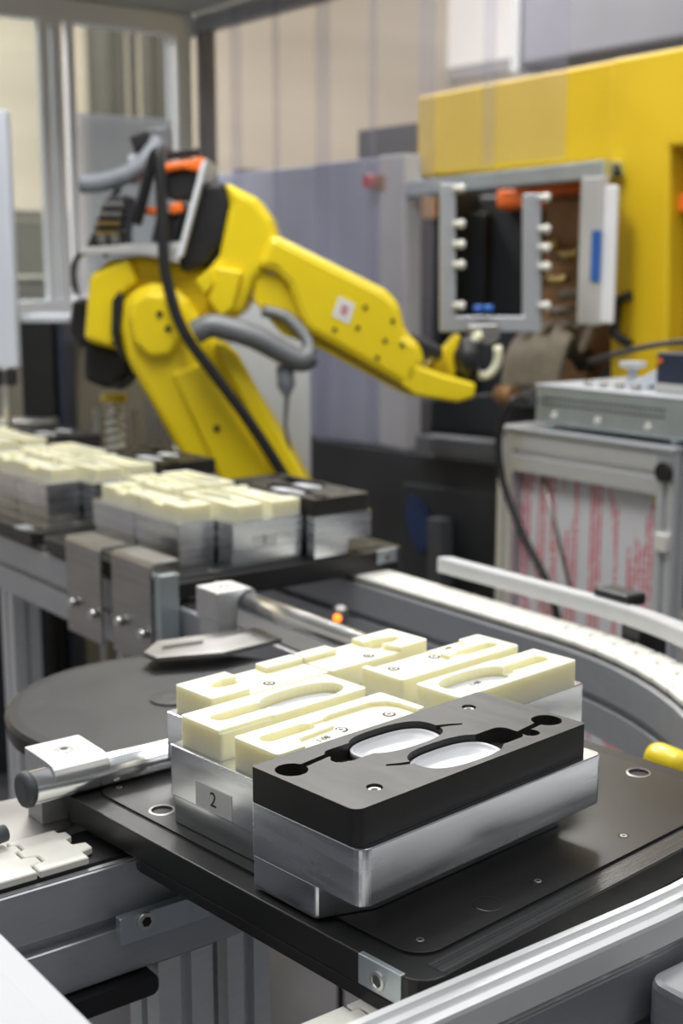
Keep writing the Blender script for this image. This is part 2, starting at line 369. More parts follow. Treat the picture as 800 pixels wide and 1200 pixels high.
obj('slot', prism(new_bm(), [tuple(on_z(x_, y_, .938))[:2] for x_, y_ in ((190, 761), (190, 757), (238, 750), (238, 754))], .9376, .9380), 'hole', t)
obj('black_rod', tube(new_bm(), [(.32, 1.075, .936), (.44, 1.098, .936)], .008, 14), 'rubber'); tag(bpy.data.objects['black_rod'], 'short dark grey rod above the chain at the left edge', 'rod')

# pallet stop brackets hooked over the far inner rail
def hook(loc, label, extra):
    t = thing('hook_bracket', label, 'bracket', loc, 0, 'bent steel brackets on the far conveyor rail')
    obj('hook_plate', prism(new_bm(), [(-.045, .785), (-.045, .948), (-.038, .955), (.008, .955), (.008, .951), (-.036, .951), (-.0405, .946), (-.0405, .785)], -.066, .066, 1), 'sheetmetal', t, .001)
    for z, y in ((.842, .03), (.838, -.048)):
        s = obj('bolt', tube(new_bm(), [(-.058, y, z), (-.045, y, z)], .008, 6), 'screw', t)
    if extra: obj('zinc_angle', box(new_bm(), -.040, -.006, -.088, -.068, .790, .938), 'zinc', t, .001)
    return t
hook((1.022, 2.035, .030), 'bent sheet steel hook bracket on the far rail, left one', 0)
hook((1.022, 1.862, .034), 'bent sheet steel hook bracket beside the zinc angle, right one', 1)

# cross bars, legs and under-conveyor pieces
def leg(parent, x, y, w, z1):
    s = w/2; g = .006
    prof = [(-s, -s), (-g, -s), (-g, -s+.012), (g, -s+.012), (g, -s), (s, -s), (s, -g), (s-.012, -g), (s-.012, g), (s, g), (s, s), (g, s), (g, s-.012), (-g, s-.012), (-g, s), (-s, s), (-s, g), (-s+.012, g), (-s+.012, -g), (-s, -g)]
    l = obj('leg', prism(new_bm(), prof, .012, z1), 'profile_lt', parent, loc=(x, y, 0)); obj('foot_plate', box(new_bm(), -s, s, -s-.02, s+.02, 0, .012), 'rubber', l, .003)
leg(t_in, .585, 1.055, .06, .80); leg(t_in, .66, 1.055, .05, .80); leg(t_in, 1.08, 2.55, .06, .80)
leg(t_out, 1.42, 1.75, .06, .80); leg(t_out, .62, .66, .06, .80)
t = thing('clamp_plate', 'zinc clamp plate with a hex socket bolt in the beam slot', 'plate')
pc = on_y(168, 1077, 1.0065)
obj('plate', box(new_bm(), pc.x-.025, .75, 1.004, 1.0135, .842, .868), 'zinc', t, .001)
obj('bolt', tube(new_bm(), [(pc.x, 1.004, pc.z), (pc.x, 1.000, pc.z)], .0085, 18), 'screw', t); obj('socket', tube(new_bm(), [(pc.x, 1.001, pc.z), (pc.x, .9995, pc.z)], .005, 6), 'hole', t)
t = thing('drive_housing', 'black drive housing hanging under the near inner lane', 'housing')
obj('housing', prism(new_bm(), rrect(.20, .548, .778, .7995, .008), 1.01, 1.09, 1), 'black', t, .002)
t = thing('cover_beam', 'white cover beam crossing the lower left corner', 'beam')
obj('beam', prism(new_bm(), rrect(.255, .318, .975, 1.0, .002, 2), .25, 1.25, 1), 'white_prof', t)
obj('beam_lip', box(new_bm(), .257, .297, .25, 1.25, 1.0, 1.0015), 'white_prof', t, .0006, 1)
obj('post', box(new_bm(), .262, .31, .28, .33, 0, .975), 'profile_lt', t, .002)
t = thing('gear_housing', 'grey rounded gear housing under the near guide rail', 'housing', (.80, .575, 0))
obj('housing', prism(new_bm(), rrect(-.03, .12, -.045, .05, .018), .78, .895), 'profile', t, .006); obj('housing_foot', box(new_bm(), -.02, .10, -.03, .04, .0, .78), 'profile', t, .004)
# small things in the bend
ps = on_x(399, 722, 1.22)
t = thing('sensor', 'small silver sensor with a glowing orange lamp inside the bend', 'sensor', (ps.x, ps.y, 0))
obj('barrel', lathe(new_bm(), [(.008, ps.z-.035), (.012, ps.z-.035), (.012, ps.z+.012), (.008, ps.z+.016), (.004, ps.z+.016)], n=18), 'sheetmetal', t)
obj('lamp', lathe(new_bm(), [(.003, -.006), (.006, -.004), (.007, 0), (.006, .004), (.003, .006)], (-.011, -.006, ps.z), 12), 'led', t)
obj('cable_boot', lathe(new_bm(), [(.009, ps.z-.075), (.013, ps.z-.07), (.013, ps.z-.036), (.009, ps.z-.036)], n=18), 'blue', t)
obj('stem', lathe(new_bm(), [(.006, 0), (.006, ps.z-.075), (.004, ps.z-.075)], n=12), 'black', t)
pa, pb = on_z(762, 884, .90), on_z(806, 903, .90)
t = thing('bumper', 'yellow foam bumper behind the right corner of the near pallet', 'bumper')
dv = (pb-pa).normalized()
obj('pad', tube(new_bm(), [pa, pa+dv*.004, pa+dv*.012, pb-dv*.012, pb-dv*.004, pb], [.008, .015, .018, .018, .015, .008], 18), 'yellow', t)
obj('stem', tube(new_bm(), [(pa+pb)/2-Vector((0, 0, .01)), Vector(((pa+pb)[0]/2, (pa+pb)[1]/2, 0))], .010, 12), 'rubber', t)

# ================================================================== PALLETS AND FIXTURES (pallet frame: centre at 0,0; top at z=0)
HP = .2425
def build_pallet():
    t = thing('pallet', '', 'pallet')
    obj('plate', prism(new_bm(), rrect(-HP, HP, -HP, HP, .022), -.0255, 0), 'black_pl', t, .0012)
    obj('under_plate', prism(new_bm(), rrect(-HP, HP, -HP, .128, .022), -.037, -.0255), 'black_pl', t, .001)
    i = HP-.0235
    obj('milled_rim', box(new_bm(), -HP+.025, HP-.02, -HP+.0015, -HP+.0205, 0, .0005), 'milled', t, .0002, 1)
    ring = new_bm(); prism(ring, rrect(-i-.0015, i+.0015, -i+.001, i+.0015, .026), .0001, .0004); obj('joint', ring, 'hole', t)
    holes = [(.2015, -.1168), (-.1995, .1315), (-.118, -.1955), (.2015, .1955)]
    sm = [(.067, -.1935), (-.0575, -.197), (-.198, -.1975), (-.198, .2045), (.19, .20), (.205, -.19)]
    bm = prism(new_bm(), rrect(-i, i, -i+.002, i, .024), .0005, .0022)
    cuts = [prism(new_bm(), circ(x, y, .0125, 28), -.02, .02) for x, y in holes[:2]]
    me = boolean(bm, cuts); me.materials.append(M['black_in']); obj('inner_panel', me, 'black_in', t, .0003, 1)
    for k, (x, y) in enumerate(holes):
        m = 'sheetmetal' if k < 2 else 'black_in'; r = .0125
        prof = [(.0102, -.02), (r, -.02), (r, .0024), (r-.001, .0027), (.0102, .0027)]
        bm = new_bm(); n = 28; rings = [[bm.verts.new((rr*math.cos(2*math.pi*q/n), rr*math.sin(2*math.pi*q/n), z)) for q in range(n)] for rr, z in prof]
        for a, b in zip(rings, rings[1:]+rings[:1]):
            for q in range(n): bm.faces.new((a[q], a[(q+1) % n], b[(q+1) % n], b[q]))
        bmesh.ops.recalc_face_normals(bm, faces=bm.faces[:]); obj('bushing', bm, m, t, loc=(x, y, 0))
        obj('bore', lathe(new_bm(), [(.002, -.0160 if k < 2 else .0023), (.0101, -.0160 if k < 2 else .0023), (.0101, -.0155 if k < 2 else .0026), (.002, -.0155 if k < 2 else .0026)], (x, y, 0)), 'hole' if k < 2 else 'black_in', t)
    for x, y in sm: 
        socket_screw(t, x, y, .0026, .0034); obj('screw_recess', lathe(new_bm(), [(.003, .0021), (.0052, .0021), (.0052, .00235), (.003, .00235)], (x, y, 0), 16), 'hole', t)
    # zinc stop plates let into the side (-x side)
    p = obj('side_plate', box(new_bm(), -HP-.0012, -HP+.004, -.222, -.178, -.0235, .0008), 'zinc', t, .0006)
    sb = lathe(new_bm(), [(.003, 0), (.0078, 0), (.0074, .002), (.0050, .0022), (.0045, .0012)], n=18); sb.faces.ensure_lookup_table(); sb.faces[-1].material_index = 1; sm_ = bm_to(sb, 'screw'); sm_.materials.append(M['rubber'])
    s = obj('screw', sm_, 'screw', p, loc=(-HP-.0012, -.199, -.0125), rot=(0, -math.pi/2, 0))
    obj('side_clip', box(new_bm(), -.19, -.15, HP-.03, HP+.0012, -.002, .0012), 'zinc', t, .0005, 1)
    return t
def nest(parent, cx, cy, kind, sx, w):
    """cream holding block, 58 mm deep; sx flips it end for end"""
    d = .058; z0, z1 = .0776, .1055
    def R(pts): return [(cx+sx*x, cy+(sx if kind != 'C' else 1)*y) for x, y in pts]
    bm = prism(new_bm(), rrect(cx-w/2, cx+w/2, cy-d/2, cy+d/2, .0035, 3), z0, z1)
    cuts = []
    def cut(pts, depth): cuts.append(prism(new_bm(), R(pts), z1-depth, z1+.02))
    if kind == 'A':
        cut(superell(.030, -.002, .047, .0215, 2.4), .0125)
        cut(rrect(-.074, -.012, -.009, .009, .0085), .008); cut(rrect(-.03, .0, -.0035, .004, .003), .0075)
        cut([(-.088, -.040), (-.02, -.040), (-.028, -.0265), (-.088, -.0265)], .003)
    if kind == 'B':
        cut([(-.006, -.035), (-.006, .005), (.0, .0125), (.010, .0155), (.060, .0155), (.074, .008), (.079, -.004), (.079, -.035)], .0042)
        cut(rrect(-.076, -.018, -.002, .0145, .008), .009); cut([(-.026, .004), (-.026, .010), (.002, .010), (.002, .004)], .0088)
        cut([(-.060, -.035), (-.050, -.012), (-.004, -.008), (-.004, -.035)], .003)
    if kind == 'C':
        cut([(-.030, -.035), (-.022, -.004), (-.020, .011), (.09, .011), (.09, -.035)], .0055)
        cut([(-.013, .008), (-.013, .04), (.026, .04), (.026, .008)], .0056)
        cut([(-.052, -.006), (-.034, -.010), (-.015, -.005), (-.012, .010), (-.030, .012), (-.052, .004)], .010)
    me = boolean(bm, cuts); me.materials.append(M['cream'])
    n = obj('cream_nest', me, 'cream', parent, .0009, 2)
    def sc(x, y, z): 
        q = R([(x, y)])[0]
        obj('screw_recess', lathe(new_bm(), [(.003, -.0002), (.0062, -.0002), (.0062, .0003), (.003, .0003)], (q[0], q[1], z), 16), 'hole', n)
        s = socket_screw(n, q[0], q[1], z+.0006, .0042)
    if kind == 'B': sc(-.001, -.0125, z1-.0042); sc(.058, -.0125, z1-.0042)
    if kind == 'C': sc(.006, -.0165, z1-.0055)
    if kind in 'AB':
        tm = text_mesh('1-08', .0085, 'ink', .00012)
        q = R([(.022, -.010)] if kind == 'A' else [(-.030, -.021)])[0]
        o = obj('mark', tm, 'ink', n, loc=(q[0], q[1], (z1-.0125+.0028) if kind == 'A' else z1-.0028), rot=(0, 0, .12 if kind == 'A' else .1))
    return n
def alu_block(parent, x0, x1, y0, y1, inset, zt=.0775, zs=.0295, zb=.0024, r=.0025):
    obj('body', prism(new_bm(), rrect(x0, x1, y0, y1, r), zs, zt), 'alu', parent, .0012)
    obj('foot', prism(new_bm(), rrect(x0+inset[0], x1-inset[1], y0+inset[2], y1-inset[3], r*.6), zb, zs), 'alu', parent, .0008)
def dish(name, pts, z, m, label, hgt=.006):
    cx = sum(p[0] for p in pts)/len(pts); cy = sum(p[1] for p in pts)/len(pts); n = len(pts)
    bm = new_bm(); rings = []
    for s, dz in ((.80, -.0012), (.98, 0), (1, hgt*.6), (1, hgt), (.955, hgt), (.93, hgt-.0012), (.88, hgt*.45), (.82, hgt*.42), (.78, hgt*.18), (.5, hgt*.05)):
        rings.append([bm.verts.new((cx+(p[0]-cx)*s, cy+(p[1]-cy)*s, z+dz)) for p in pts])
    for a, b in zip(rings, rings[1:]):
        for k in range(n): f = bm.faces.new((a[k], a[(k+1) % n], b[(k+1) % n], b[k])); f.smooth = True
    bm.faces.new(rings[0]); bm.faces.new(rings[-1]); bmesh.ops.recalc_face_normals(bm, faces=bm.faces[:])
    o = obj(name, bm, m); return tag(o, label, 'insert')
def build_fixtures():
    out = []
    # label block with two nests
    f = thing('fixture_block', '', 'fixture'); alu_block(f, -.2090, -.022, -.0405, .1035, (.0030, .003, .001, .001))
    nest(f, -.116, -.0115, 'B', 1, .176); nest(f, -.116, .0645, 'A', 1, .176)
    lp = obj('label_plate', box(new_bm(), -.2097, -.2090, .0140, .0650, .0315, .0540), 'paper', f, .0002, 1)
    tm = text_mesh('2', .019, 'ink', .00015); obj('numeral', tm, 'ink', lp, loc=(-.20985, .0395, .0428), rot=(math.pi/2, 0, -math.pi/2))
    out.append((f, 'label'))
    f = thing('fixture_block', '', 'fixture'); alu_block(f, -.012, .205, -.0435, .0965, (.003, .012, .002, .002))
    nest(f, .1005, .0575, 'B', -1, .176); nest(f, .1015, -.0165, 'A', -1, .176); out.append((f, 'right'))
    f = thing('fixture_block', '', 'fixture'); alu_block(f, -.160, -.0085, .1050, .1775, (.003, .002, .001, .003)); nest(f, -.0825, .1385, 'C', 1, .147); out.append((f, 'backleft'))
    f = thing('fixture_block', '', 'fixture'); alu_block(f, -.0070, .150, .1050, .1775, (.002, .003, .001, .003)); nest(f, .0640, .1385, 'C', -1, .141); out.append((f, 'backright'))
    # black block
    f = thing('fixture_block', '', 'fixture')
    obj('body', prism(new_bm(), rrect(-.2355, .0585, -.1735, -.0450, (.006, .0025, .0095, .006), 6), .0300, .0760), 'alu', f, .0009)
    obj('foot', prism(new_bm(), [(-.2345, -.120), (-.2325, -.1225), (-.188, -.1410), (.042, -.1415), (.042, -.0460), (-.2345, -.0460)], .0024, .0300), 'alu', f, .0008)
    bx, by = -.097, -.106; zt = .106
    bm = prism(new_bm(), rrect(bx-.1385, bx+.1385, by-.0610, by+.0605, (.006, .0025, .009, .0025), 6), .0762, zt)
    cuts = []
    for s in (1, -1):
        def T(pts): return [(bx+s*x, by+s*y) for x, y in pts]
        cuts.append(prism(new_bm(), T(superell(-.006, .0285, .0455, .0255, 2.7, rot=-.03)), zt-.012, zt+.02))
        cuts.append(prism(new_bm(), T(rrect(-.079, -.030, .014, .045, .010)), zt-.0135, zt+.02))
        cuts.append(prism(new_bm(), T([(-.115, .0285), (-.078, .0335), (-.070, .0335), (-.070, .0405), (-.115, .0355)]), zt-.009, zt+.02))
        cuts.append(prism(new_bm(), T(circ(-.120, .0325, .0135, 22)), zt-.0115, zt+.02))
        cuts.append(prism(new_bm(), T(circ(-.085, .0195 if s > 0 else .043, .008, 16)), zt-.010, zt+.02) if s < 0 else prism(new_bm(), T(circ(-.076, .0235, .008, 16)), zt-.0112, zt+.02))
        cuts.append(prism(new_bm(), T([(.034, .0205), (.046, .0165), (.057, .0105), (.060, .0125), (.050, .0195), (.036, .0265)]), zt-.004, zt+.02))
        cuts.append(prism(new_bm(), T(circ(-.0965*-1, .0375, .0066, 18)), zt-.0045, zt+.02))
    me = boolean(bm, cuts); me.materials.append(M['black_nest']); n = obj('black_nest', me, 'black_nest', f, .0006, 2)
    for s in (1, -1): socket_screw(n, bx+s*.0965, by+s*.0375, zt-.0018, .0052)
    out.append((f, 'black'))
    ins = []
    for s in (1, -1):
        pts = [(bx+s*x, by+s*y) for x, y in superell(-.0065, .0285, .0440, .0240, 2.7, rot=-.03)]
        ins.append((dish('lens_insert', pts, zt-.0119, 'lens', ''), 'black_front' if s < 0 else 'black_rear'))
    for cx, cy, s in ((-.116, .0645, 1), (.1015, -.0165, -1)):
        pts = [(cx+s*x, cy+s*y) for x, y in superell(.030, -.002, .0458, .0203, 2.4)]
        bm = prism(new_bm(), pts, .0931, .0956); o = obj('lens_insert', bm, 'lens', None, .0008); tag(o, '', 'insert'); ins.append((o, 'cream_l' if s > 0 else 'cream_r'))
    return out, ins
P0 = build_pallet(); FX0, IN0 = build_fixtures()
PL = ['nearest pallet', 'second pallet', 'third pallet', 'fourth pallet']
FXL = dict(label='fixture block with the number 2 label and two cream nests, nearest pallet', right='two-nest cream fixture block right of the number 2 block, nearest pallet',
  backleft='single cream nest fixture block behind the number 2 block, nearest pallet', backright='single cream nest fixture block at the far corner of the nearest pallet', black='aluminium fixture block with the black nest on the nearest pallet')
FXLf = dict(label='front two-nest cream fixture block on the %s from the camera', right='rear two-nest cream fixture block on the %s from the camera', backleft='front single cream nest fixture block on the %s from the camera', backright='rear single cream nest fixture block on the %s from the camera', black='fixture block with the black nest on the %s from the camera')
INL = dict(black_front='white oval insert in the front pocket of the black nest, %s', black_rear='white oval insert in the rear pocket of the black nest, %s',
  cream_l='flat white insert in the front cream block, %s', cream_r='flat white insert in the rear cream block, %s')
PTOP = .950
# pallet places: near one just leaving the bend, the others queued along the far straight
places = [((.7748, .9135), 6.0), ((1.252, 2.035), 90.0), ((1.252, 2.545), 90.0), ((1.252, 3.055), 90.0)]
cnt = 0
for k, ((x, y), a) in enumerate(places):
    for src, key in [(P0, 'p')]+FX0+IN0:
        o = src if k == 0 else copy_tree(src)
        o.location = (x, y, PTOP-.0022 if False else PTOP); o.rotation_euler = (0, 0, math.radians(a))
        sfx = PL[k]
        if key == 'p':
            o['label'] = ['black square pallet carrying the number 2 fixture in the foreground', 'black square pallet on the far lane behind the hook brackets', 'black square pallet on the far lane left behind the second pallet', 'black square pallet farthest along the far lane at the left edge'][k]; o['group'] = 'pallets on the conveyor'
        elif key in FXL: o['label'] = FXL[key] if k == 0 else FXLf[key] % sfx; o['group'] = 'fixture blocks on the pallets'
        else: o['label'] = INL[key] % (sfx+' from the camera' if k else sfx); o['group'] = 'white inserts in the nests'
for src, key in FX0: pass

# ================================================================== ROBOT
RH = 3.30
r0 = on_h(250, 400, RH).x
RV = Vector((math.sin(TH), -math.cos(TH), 0)); HV = Vector((math.cos(TH), math.sin(TH), 0))
base = RV*r0+HV*RH
rob = thing('robot_arm', 'yellow six axis robot arm reaching right towards the moulding machine', 'robot', (base.x, base.y, 0), TH-math.pi/2)
def rb(px, py, d=0.0):                 # robot frame: x right, y away, z up
    q = on_h(px, py, RH+d); return Vector((q.x-r0, d, q.z))
def slab(name, pts, d0, d1, m, parent=rob, bevel=.012, seg=2, shrink=None):
    a = [rb(x, y, d0) for x, y in pts]
    b = [Vector((p.x, d1, p.z)) for p in a]
    if shrink:
        c = sum(b, Vector())/len(b); b = [Vector((c.x+(p.x-c.x)*shrink, d1, c.z+(p.z-c.z)*shrink)) for p in b]
    return obj(name, loft(new_bm(), a, b), m, parent, bevel, seg)
def dot(name, px, py, d, r, m, parent, ln=.012): p = rb(px, py, d); return obj(name, tube(new_bm(), [p, p+Vector((0, -ln, 0))], r, 16), m, parent)
# pedestal and turret
obj('pedestal', lathe(new_bm(), [(.05, 0), (.24, 0), (.24, .05), (.20, .07), (.19, .42), (.05, .42)], (.10, .06, 0), 32), 'yellow', rob, .006)
obj('turret', lathe(new_bm(), [(.05, .42), (.22, .43), (.22, .62), (.17, .70), (.05, .70)], (.10, .06, 0), 32), 'yellow', rob, .008)
# lower arm: two stepped plates with a raised edge
la = slab('lower_arm', [(138, 385), (140, 358), (152, 341), (175, 332), (200, 334), (222, 352), (262, 410), (335, 520), (400, 640), (290, 660), (228, 565), (165, 455), (146, 420)], -.06, .12, 'yellow', bevel=.022, seg=3)
slab('arm_rib', [(248, 402), (262, 400), (278, 414), (376, 595), (350, 600), (330, 560)], -.085, -.05, 'yellow', la, .010)
slab('arm_web', [(200, 438), (236, 425), (250, 440), (320, 560), (345, 600), (282, 620), (258, 560)], -.072, -.05, 'yellow', la, .008)
slab('joint_cover', [(150, 372), (154, 353), (170, 342), (194, 344), (212, 362), (216, 392), (200, 418), (174, 420), (156, 402)], -.085, -.05, 'yellow', la, .014, 3)
for x, y in ((187, 368), (197, 385)): dot('bolt', x, y, -.085, .008, 'hole', la, .004)
for x, y in ((291, 471), (254, 502), (313, 512)): dot('bolt', x, y, -.073, .008, 'hole', la, .004)
# elbow housing
eh = slab('elbow_housing', [(104, 322), (128, 304), (160, 299), (196, 306), (236, 312), (290, 325), (296, 350), (282, 372), (255, 380), (225, 388), (200, 398), (170, 408), (140, 412), (97, 400)], .00, .22, 'yellow', bevel=.02, seg=3)
slab('elbow_box', [(104, 322), (150, 302), (160, 330), (140, 350), (132, 408), (98, 398)], -.05, .02, 'yellow', eh, .012)
slab('motor_cover', [(98, 350), (84, 352), (80, 388), (92, 410), (104, 404)], .04, .18, 'black', eh, .012)
slab('elbow_motor', [(96, 400), (152, 412), (156, 440), (130, 458), (96, 446)], .02, .16, 'black', eh, .018)
slab('elbow_ring', [(131, 352), (140, 340), (144, 352), (138, 400), (146, 424), (136, 412), (130, 390)], -.068, -.02, 'black', eh, .004)
# wrist-drive housing at the back of the forearm
hs = slab('drive_housing', [(262, 212), (301, 232), (318, 256), (326, 284), (318, 308), (298, 330), (284, 368), (262, 378), (240, 352), (238, 322), (256, 300), (268, 240)], -.06, .20, 'yellow', bevel=.02, seg=3)
slab('drive_cover', [(232, 214), (262, 212), (270, 240), (262, 282), (238, 312), (214, 322), (207, 304), (222, 250)], -.05, .19, 'black', hs, .016, 3)
slab('housing_rib', [(252, 312), (284, 318), (272, 362), (258, 372), (244, 352)], -.080, -.05, 'yellow', hs, .006)
slab('housing_step', [(228, 330), (248, 312), (252, 332), (240, 346)], -.085, -.05, 'yellow', hs, .006)
# forearm
fa = slab('forearm', [(318, 272), (330, 279), (452, 340), (468, 356), (476, 392), (492, 402), (497, 420), (490, 460), (470, 452), (358, 388), (350, 372), (338, 336), (322, 318), (298, 314)], -.075, .15, 'yellow', bevel=.026, seg=2)
slab('forearm_belly', [(300, 316), (324, 322), (342, 338), (356, 382), (372, 398), (470, 455), (490, 466), (470, 460), (372, 408), (330, 392), (296, 352)], -.045, .14, 'yellow', fa, .010)
slab('fork_prong', [(478, 425), (520, 440), (558, 450), (556, 466), (536, 472), (486, 464), (470, 452)], -.075, -.01, 'yellow', fa, .008)
slab('fork_prong', [(488, 440), (512, 418), (534, 392), (541, 392), (536, 415), (534, 442), (520, 452)], .02, .10, 'yellow', fa, .008)
slab('wrist_cable', [(478, 388), (500, 398), (520, 408), (516, 424), (494, 416), (480, 408)], -.02, .05, 'black', fa, .01)
lb = slab('warning_label', [(397, 347), (416, 356), (409, 380), (389, 370)], -.0765, -.074, 'paper', fa, 0)
slab('label_print', [(401, 356), (409, 360), (405, 371), (398, 367)], -.0772, -.0764, 'redink', lb, 0)
for x, y in ((428, 360), (419, 384), (460, 376), (451, 399), (471, 404), (442, 419), (392, 386)): dot('bolt', x, y, -.075, .0055, 'hole', fa, .003)
# wrist and tool
wr = obj('wrist', tube(new_bm(), [rb(541, 420, .00), rb(541, 420, -.01)+Vector((.012, 0, 0)), rb(556, 418, -.01), rb(560, 418, -.01)], [.035, .055, .055, .04], 24), 'black', rob)
tc_ = rb(567, 416, -.03)
ring = [tc_+Vector((.035*math.cos(t), -.02*math.sin(t)*.3, .052*math.sin(t))) for t in [math.radians(k) for k in range(100, 400, 15)]]
obj('tool_ring', tube(new_bm(), ring, .011, 10), 'cream', wr)
slab('tool_block', [(548, 382), (584, 380), (586, 396), (572, 404), (552, 402)], -.02, .06, 'sheetmetal', wr, .004)
gf = slab('gripper_frame', [(516, 215), (534, 215), (534, 371), (614, 371), (614, 227), (634, 227), (634, 389), (516, 389)], .02, .06, 'profile', wr, .003)
cup = None
for bx_, ys in ((537, (220, 262, 286, 310, 358)), (637, (231, 268, 290, 312, 358))):
    for y in ys:
        p = rb(bx_-6, y, .012); obj('suction_cup', tube(new_bm(), [p, p+Vector((.012, 0, 0)), p+Vector((.016, 0, 0)), p+Vector((.028, 0, -.002))], [.007, .007, .012, .009], 10), 'link', gf)
for x in (555, 567): p = rb(x, 362, .0); obj('air_fitting', tube(new_bm(), [p, p+Vector((.022, 0, .0))], .010, 10), 'blue', gf)
# valve station on the elbow
vp = slab('valve_plate', [(96, 290), (150, 286), (206, 288), (214, 297), (206, 302), (150, 297), (92, 298)], -.07, .16, 'greyp', rob, .002)
slab('tilted_plate', [(236, 190), (243, 186), (213, 300), (206, 304)], -.09, .17, 'frame_w', vp, .002)
slab('valve_bank', [(192, 204), (236, 196), (226, 232), (196, 234)], -.06, .10, 'black', vp, .006)
slab('valve_bank', [(184, 250), (214, 246), (206, 282), (176, 284)], -.06, .10, 'black', vp, .006)
slab('valve_cap', [(190, 192), (224, 187), (238, 183), (238, 202), (214, 198), (190, 202)], -.075, .08, 'orange', vp, .006)
slab('valve_cap', [(196, 240), (212, 236), (214, 248), (200, 252)], -.075, .06, 'orange', vp, .005)
slab('valve_cap', [(170, 243), (182, 242), (182, 250), (170, 252)], -.075, .04, 'orange', vp, .004)
for k in range(5): slab('valve_button', [(194+k*8, 178-k), (200+k*8, 177-k), (200+k*8, 186-k), (194+k*8, 187-k)], -.05, .0, 'black', vp, .003)
slab('manifold', [(124, 232), (150, 228), (144, 284), (112, 286), (112, 272)], -.05, .08, 'darkm', vp, .006)
for i in range(4):
    for j in range(4):
        p = rb(121+i*7-j*1.5, 242+j*11, -.055); obj('fitting', tube(new_bm(), [p, p+Vector((0, -.022, .004)), p+Vector((0, -.026, .004))], [.006, .006, .004], 8), 'brass' if j > 1 else 'screw', vp)
slab('manifold_foot', [(108, 272), (148, 268), (150, 288), (100, 290)], -.06, .02, 'black', vp, .006)
for x in (120, 135): dot('fitting', x, 280, -.062, .011, 'screw', vp, .01)
slab('cable_gland', [(150, 160), (172, 152), (176, 168), (158, 180)], -.02, .04, 'black', vp, .006)
obj('cable_sleeve', tube(new_bm(), spline([rb(94, 216, -.03), rb(118, 214, -.03), rb(150, 204, -.03), rb(172, 186, -.02), rb(186, 166, .0)]), .022, 14), 'greyhose', vp)
slab('relay_box', [(150, 182), (172, 178), (176, 210), (152, 216)], -.01, .06, 'whitegrey', vp, .004)
slab('relay_box', [(172, 150), (196, 148), (200, 176), (178, 178)], .05, .12, 'bracket', vp, .004)
def hose(name, pts, r, m, parent): return obj(name, tube(new_bm(), spline([rb(*p) for p in pts]), r, 12), m, parent)
hose('hose', [(160, 262, -.08), (170, 222, -.10), (180, 184, -.11), (186, 186, -.12), (190, 250, -.13), (194, 320, -.14), (214, 386, -.14), (252, 440, -.13), (296, 500, -.12), (334, 560, -.11), (352, 600, -.10)], .0135, 'hose', rob)
hose('hose', [(90, 345, .0), (86, 320, .0), (92, 300, -.02), (112, 292, -.03)], .007, 'hose', rob)
hose('hose', [(125, 300, .0), (112, 280, -.03), (122, 246, -.04), (140, 220, -.03)], .007, 'hose', rob)
hose('hose', [(150, 412, .05), (155, 440, .0), (140, 452, .0), (128, 440, .05)], .010, 'hose', rob)
# grey cable arm
ca = obj('cable_arm', tube(new_bm(), spline([rb(228, 390, -.13), rb(246, 382, -.13), rb(270, 386, -.13), rb(300, 396, -.13), (rb(330, 412, -.12)), rb(352, 422, -.11), rb(364, 416, -.10)], 6), .029, 12), 'bracket', rob)
obj('cable_arm_loop', tube(new_bm(), spline([rb(364, 416, -.10), rb(358, 396, -.08), rb(336, 372, -.06), rb(308, 364, -.05)], 6), .015, 12), 'bracket', ca)
obj('cable_drop', tube(new_bm(), [rb(334, 428, -.10), rb(335, 452, -.10), rb(336, 466, -.10), rb(334, 500, -.08), rb(345, 560, -.06)], [.022, .022, .006, .005, .005], 10), 'greyhose', ca)

# spring cylinder under the elbow
psn = rb(135, 500, .12)
wp = Vector((base.x, base.y, 0))+RV*psn.x+HV*psn.y
t = thing('spring_plunger', 'white spring plunger with a yellow collar left of the robot arm', 'plunger', (wp.x, wp.y, 0))
z0 = rb(135, 530, .12).z; z1 = rb(135, 470, .12).z
obj('spring', tube(new_bm(), [(.022*math.cos(k*.7), .022*math.sin(k*.7), z0+(z1-z0)*k/54) for k in range(55)], .006, 6), 'link', t)
obj('rod', lathe(new_bm(), [(.004, 0), (.014, 0), (.014, z1), (.004, z1)], n=14), 'steel', t)
obj('collar', lathe(new_bm(), [(.01, z1), (.035, z1), (.035, z1+.02), (.01, z1+.02)], n=18), 'yellow', t)
for s in (1, -1): obj('side_rod', lathe(new_bm(), [(.003, 0), (.007, 0), (.007, z1-.02), (.003, z1-.02)], (RV.x*s*.05, RV.y*s*.05, 0), 12), 'alu_top', t)

# ================================================================== LEFT EDGE EQUIPMENT
def panelh(name, px0, px1, py0, py1, H, dep, m, parent, bevel=.004, zbot=None):     # upright box facing the camera heading, at forward distance H
    a = on_h(px0, py0, H); b = on_h(px1, py1, H); zb = b.z if zbot is None else zbot
    bm = box(new_bm(), a.x, b.x, 0, dep, zb, a.z); o = obj(name, bm, m, parent, bevel); return o
def hthing(name, label, cat, H): return thing(name, label, cat, (HV.x*H, HV.y*H, 0), TH-math.pi/2)
t = hthing('hanging_panel', 'pale blue grey flat panel at the left edge', 'panel', 3.3)
panelh('panel', -60, 20, 128, 432, 3.3, .05, 'whitegrey', t, .006)
panelh('hanger', -40, -30, -60, 130, 3.3, .03, 'greyp', t, .002); panelh('spindle', 3, 14, 430, 500, 3.32, .03, 'screw', t, .004); panelh('spindle_head', -10, 18, 432, 452, 3.32, .05, 'black', t, .004)
t = hthing('black_cabinet', 'tall black cabinet behind the far pallets at left', 'cabinet', 3.75)
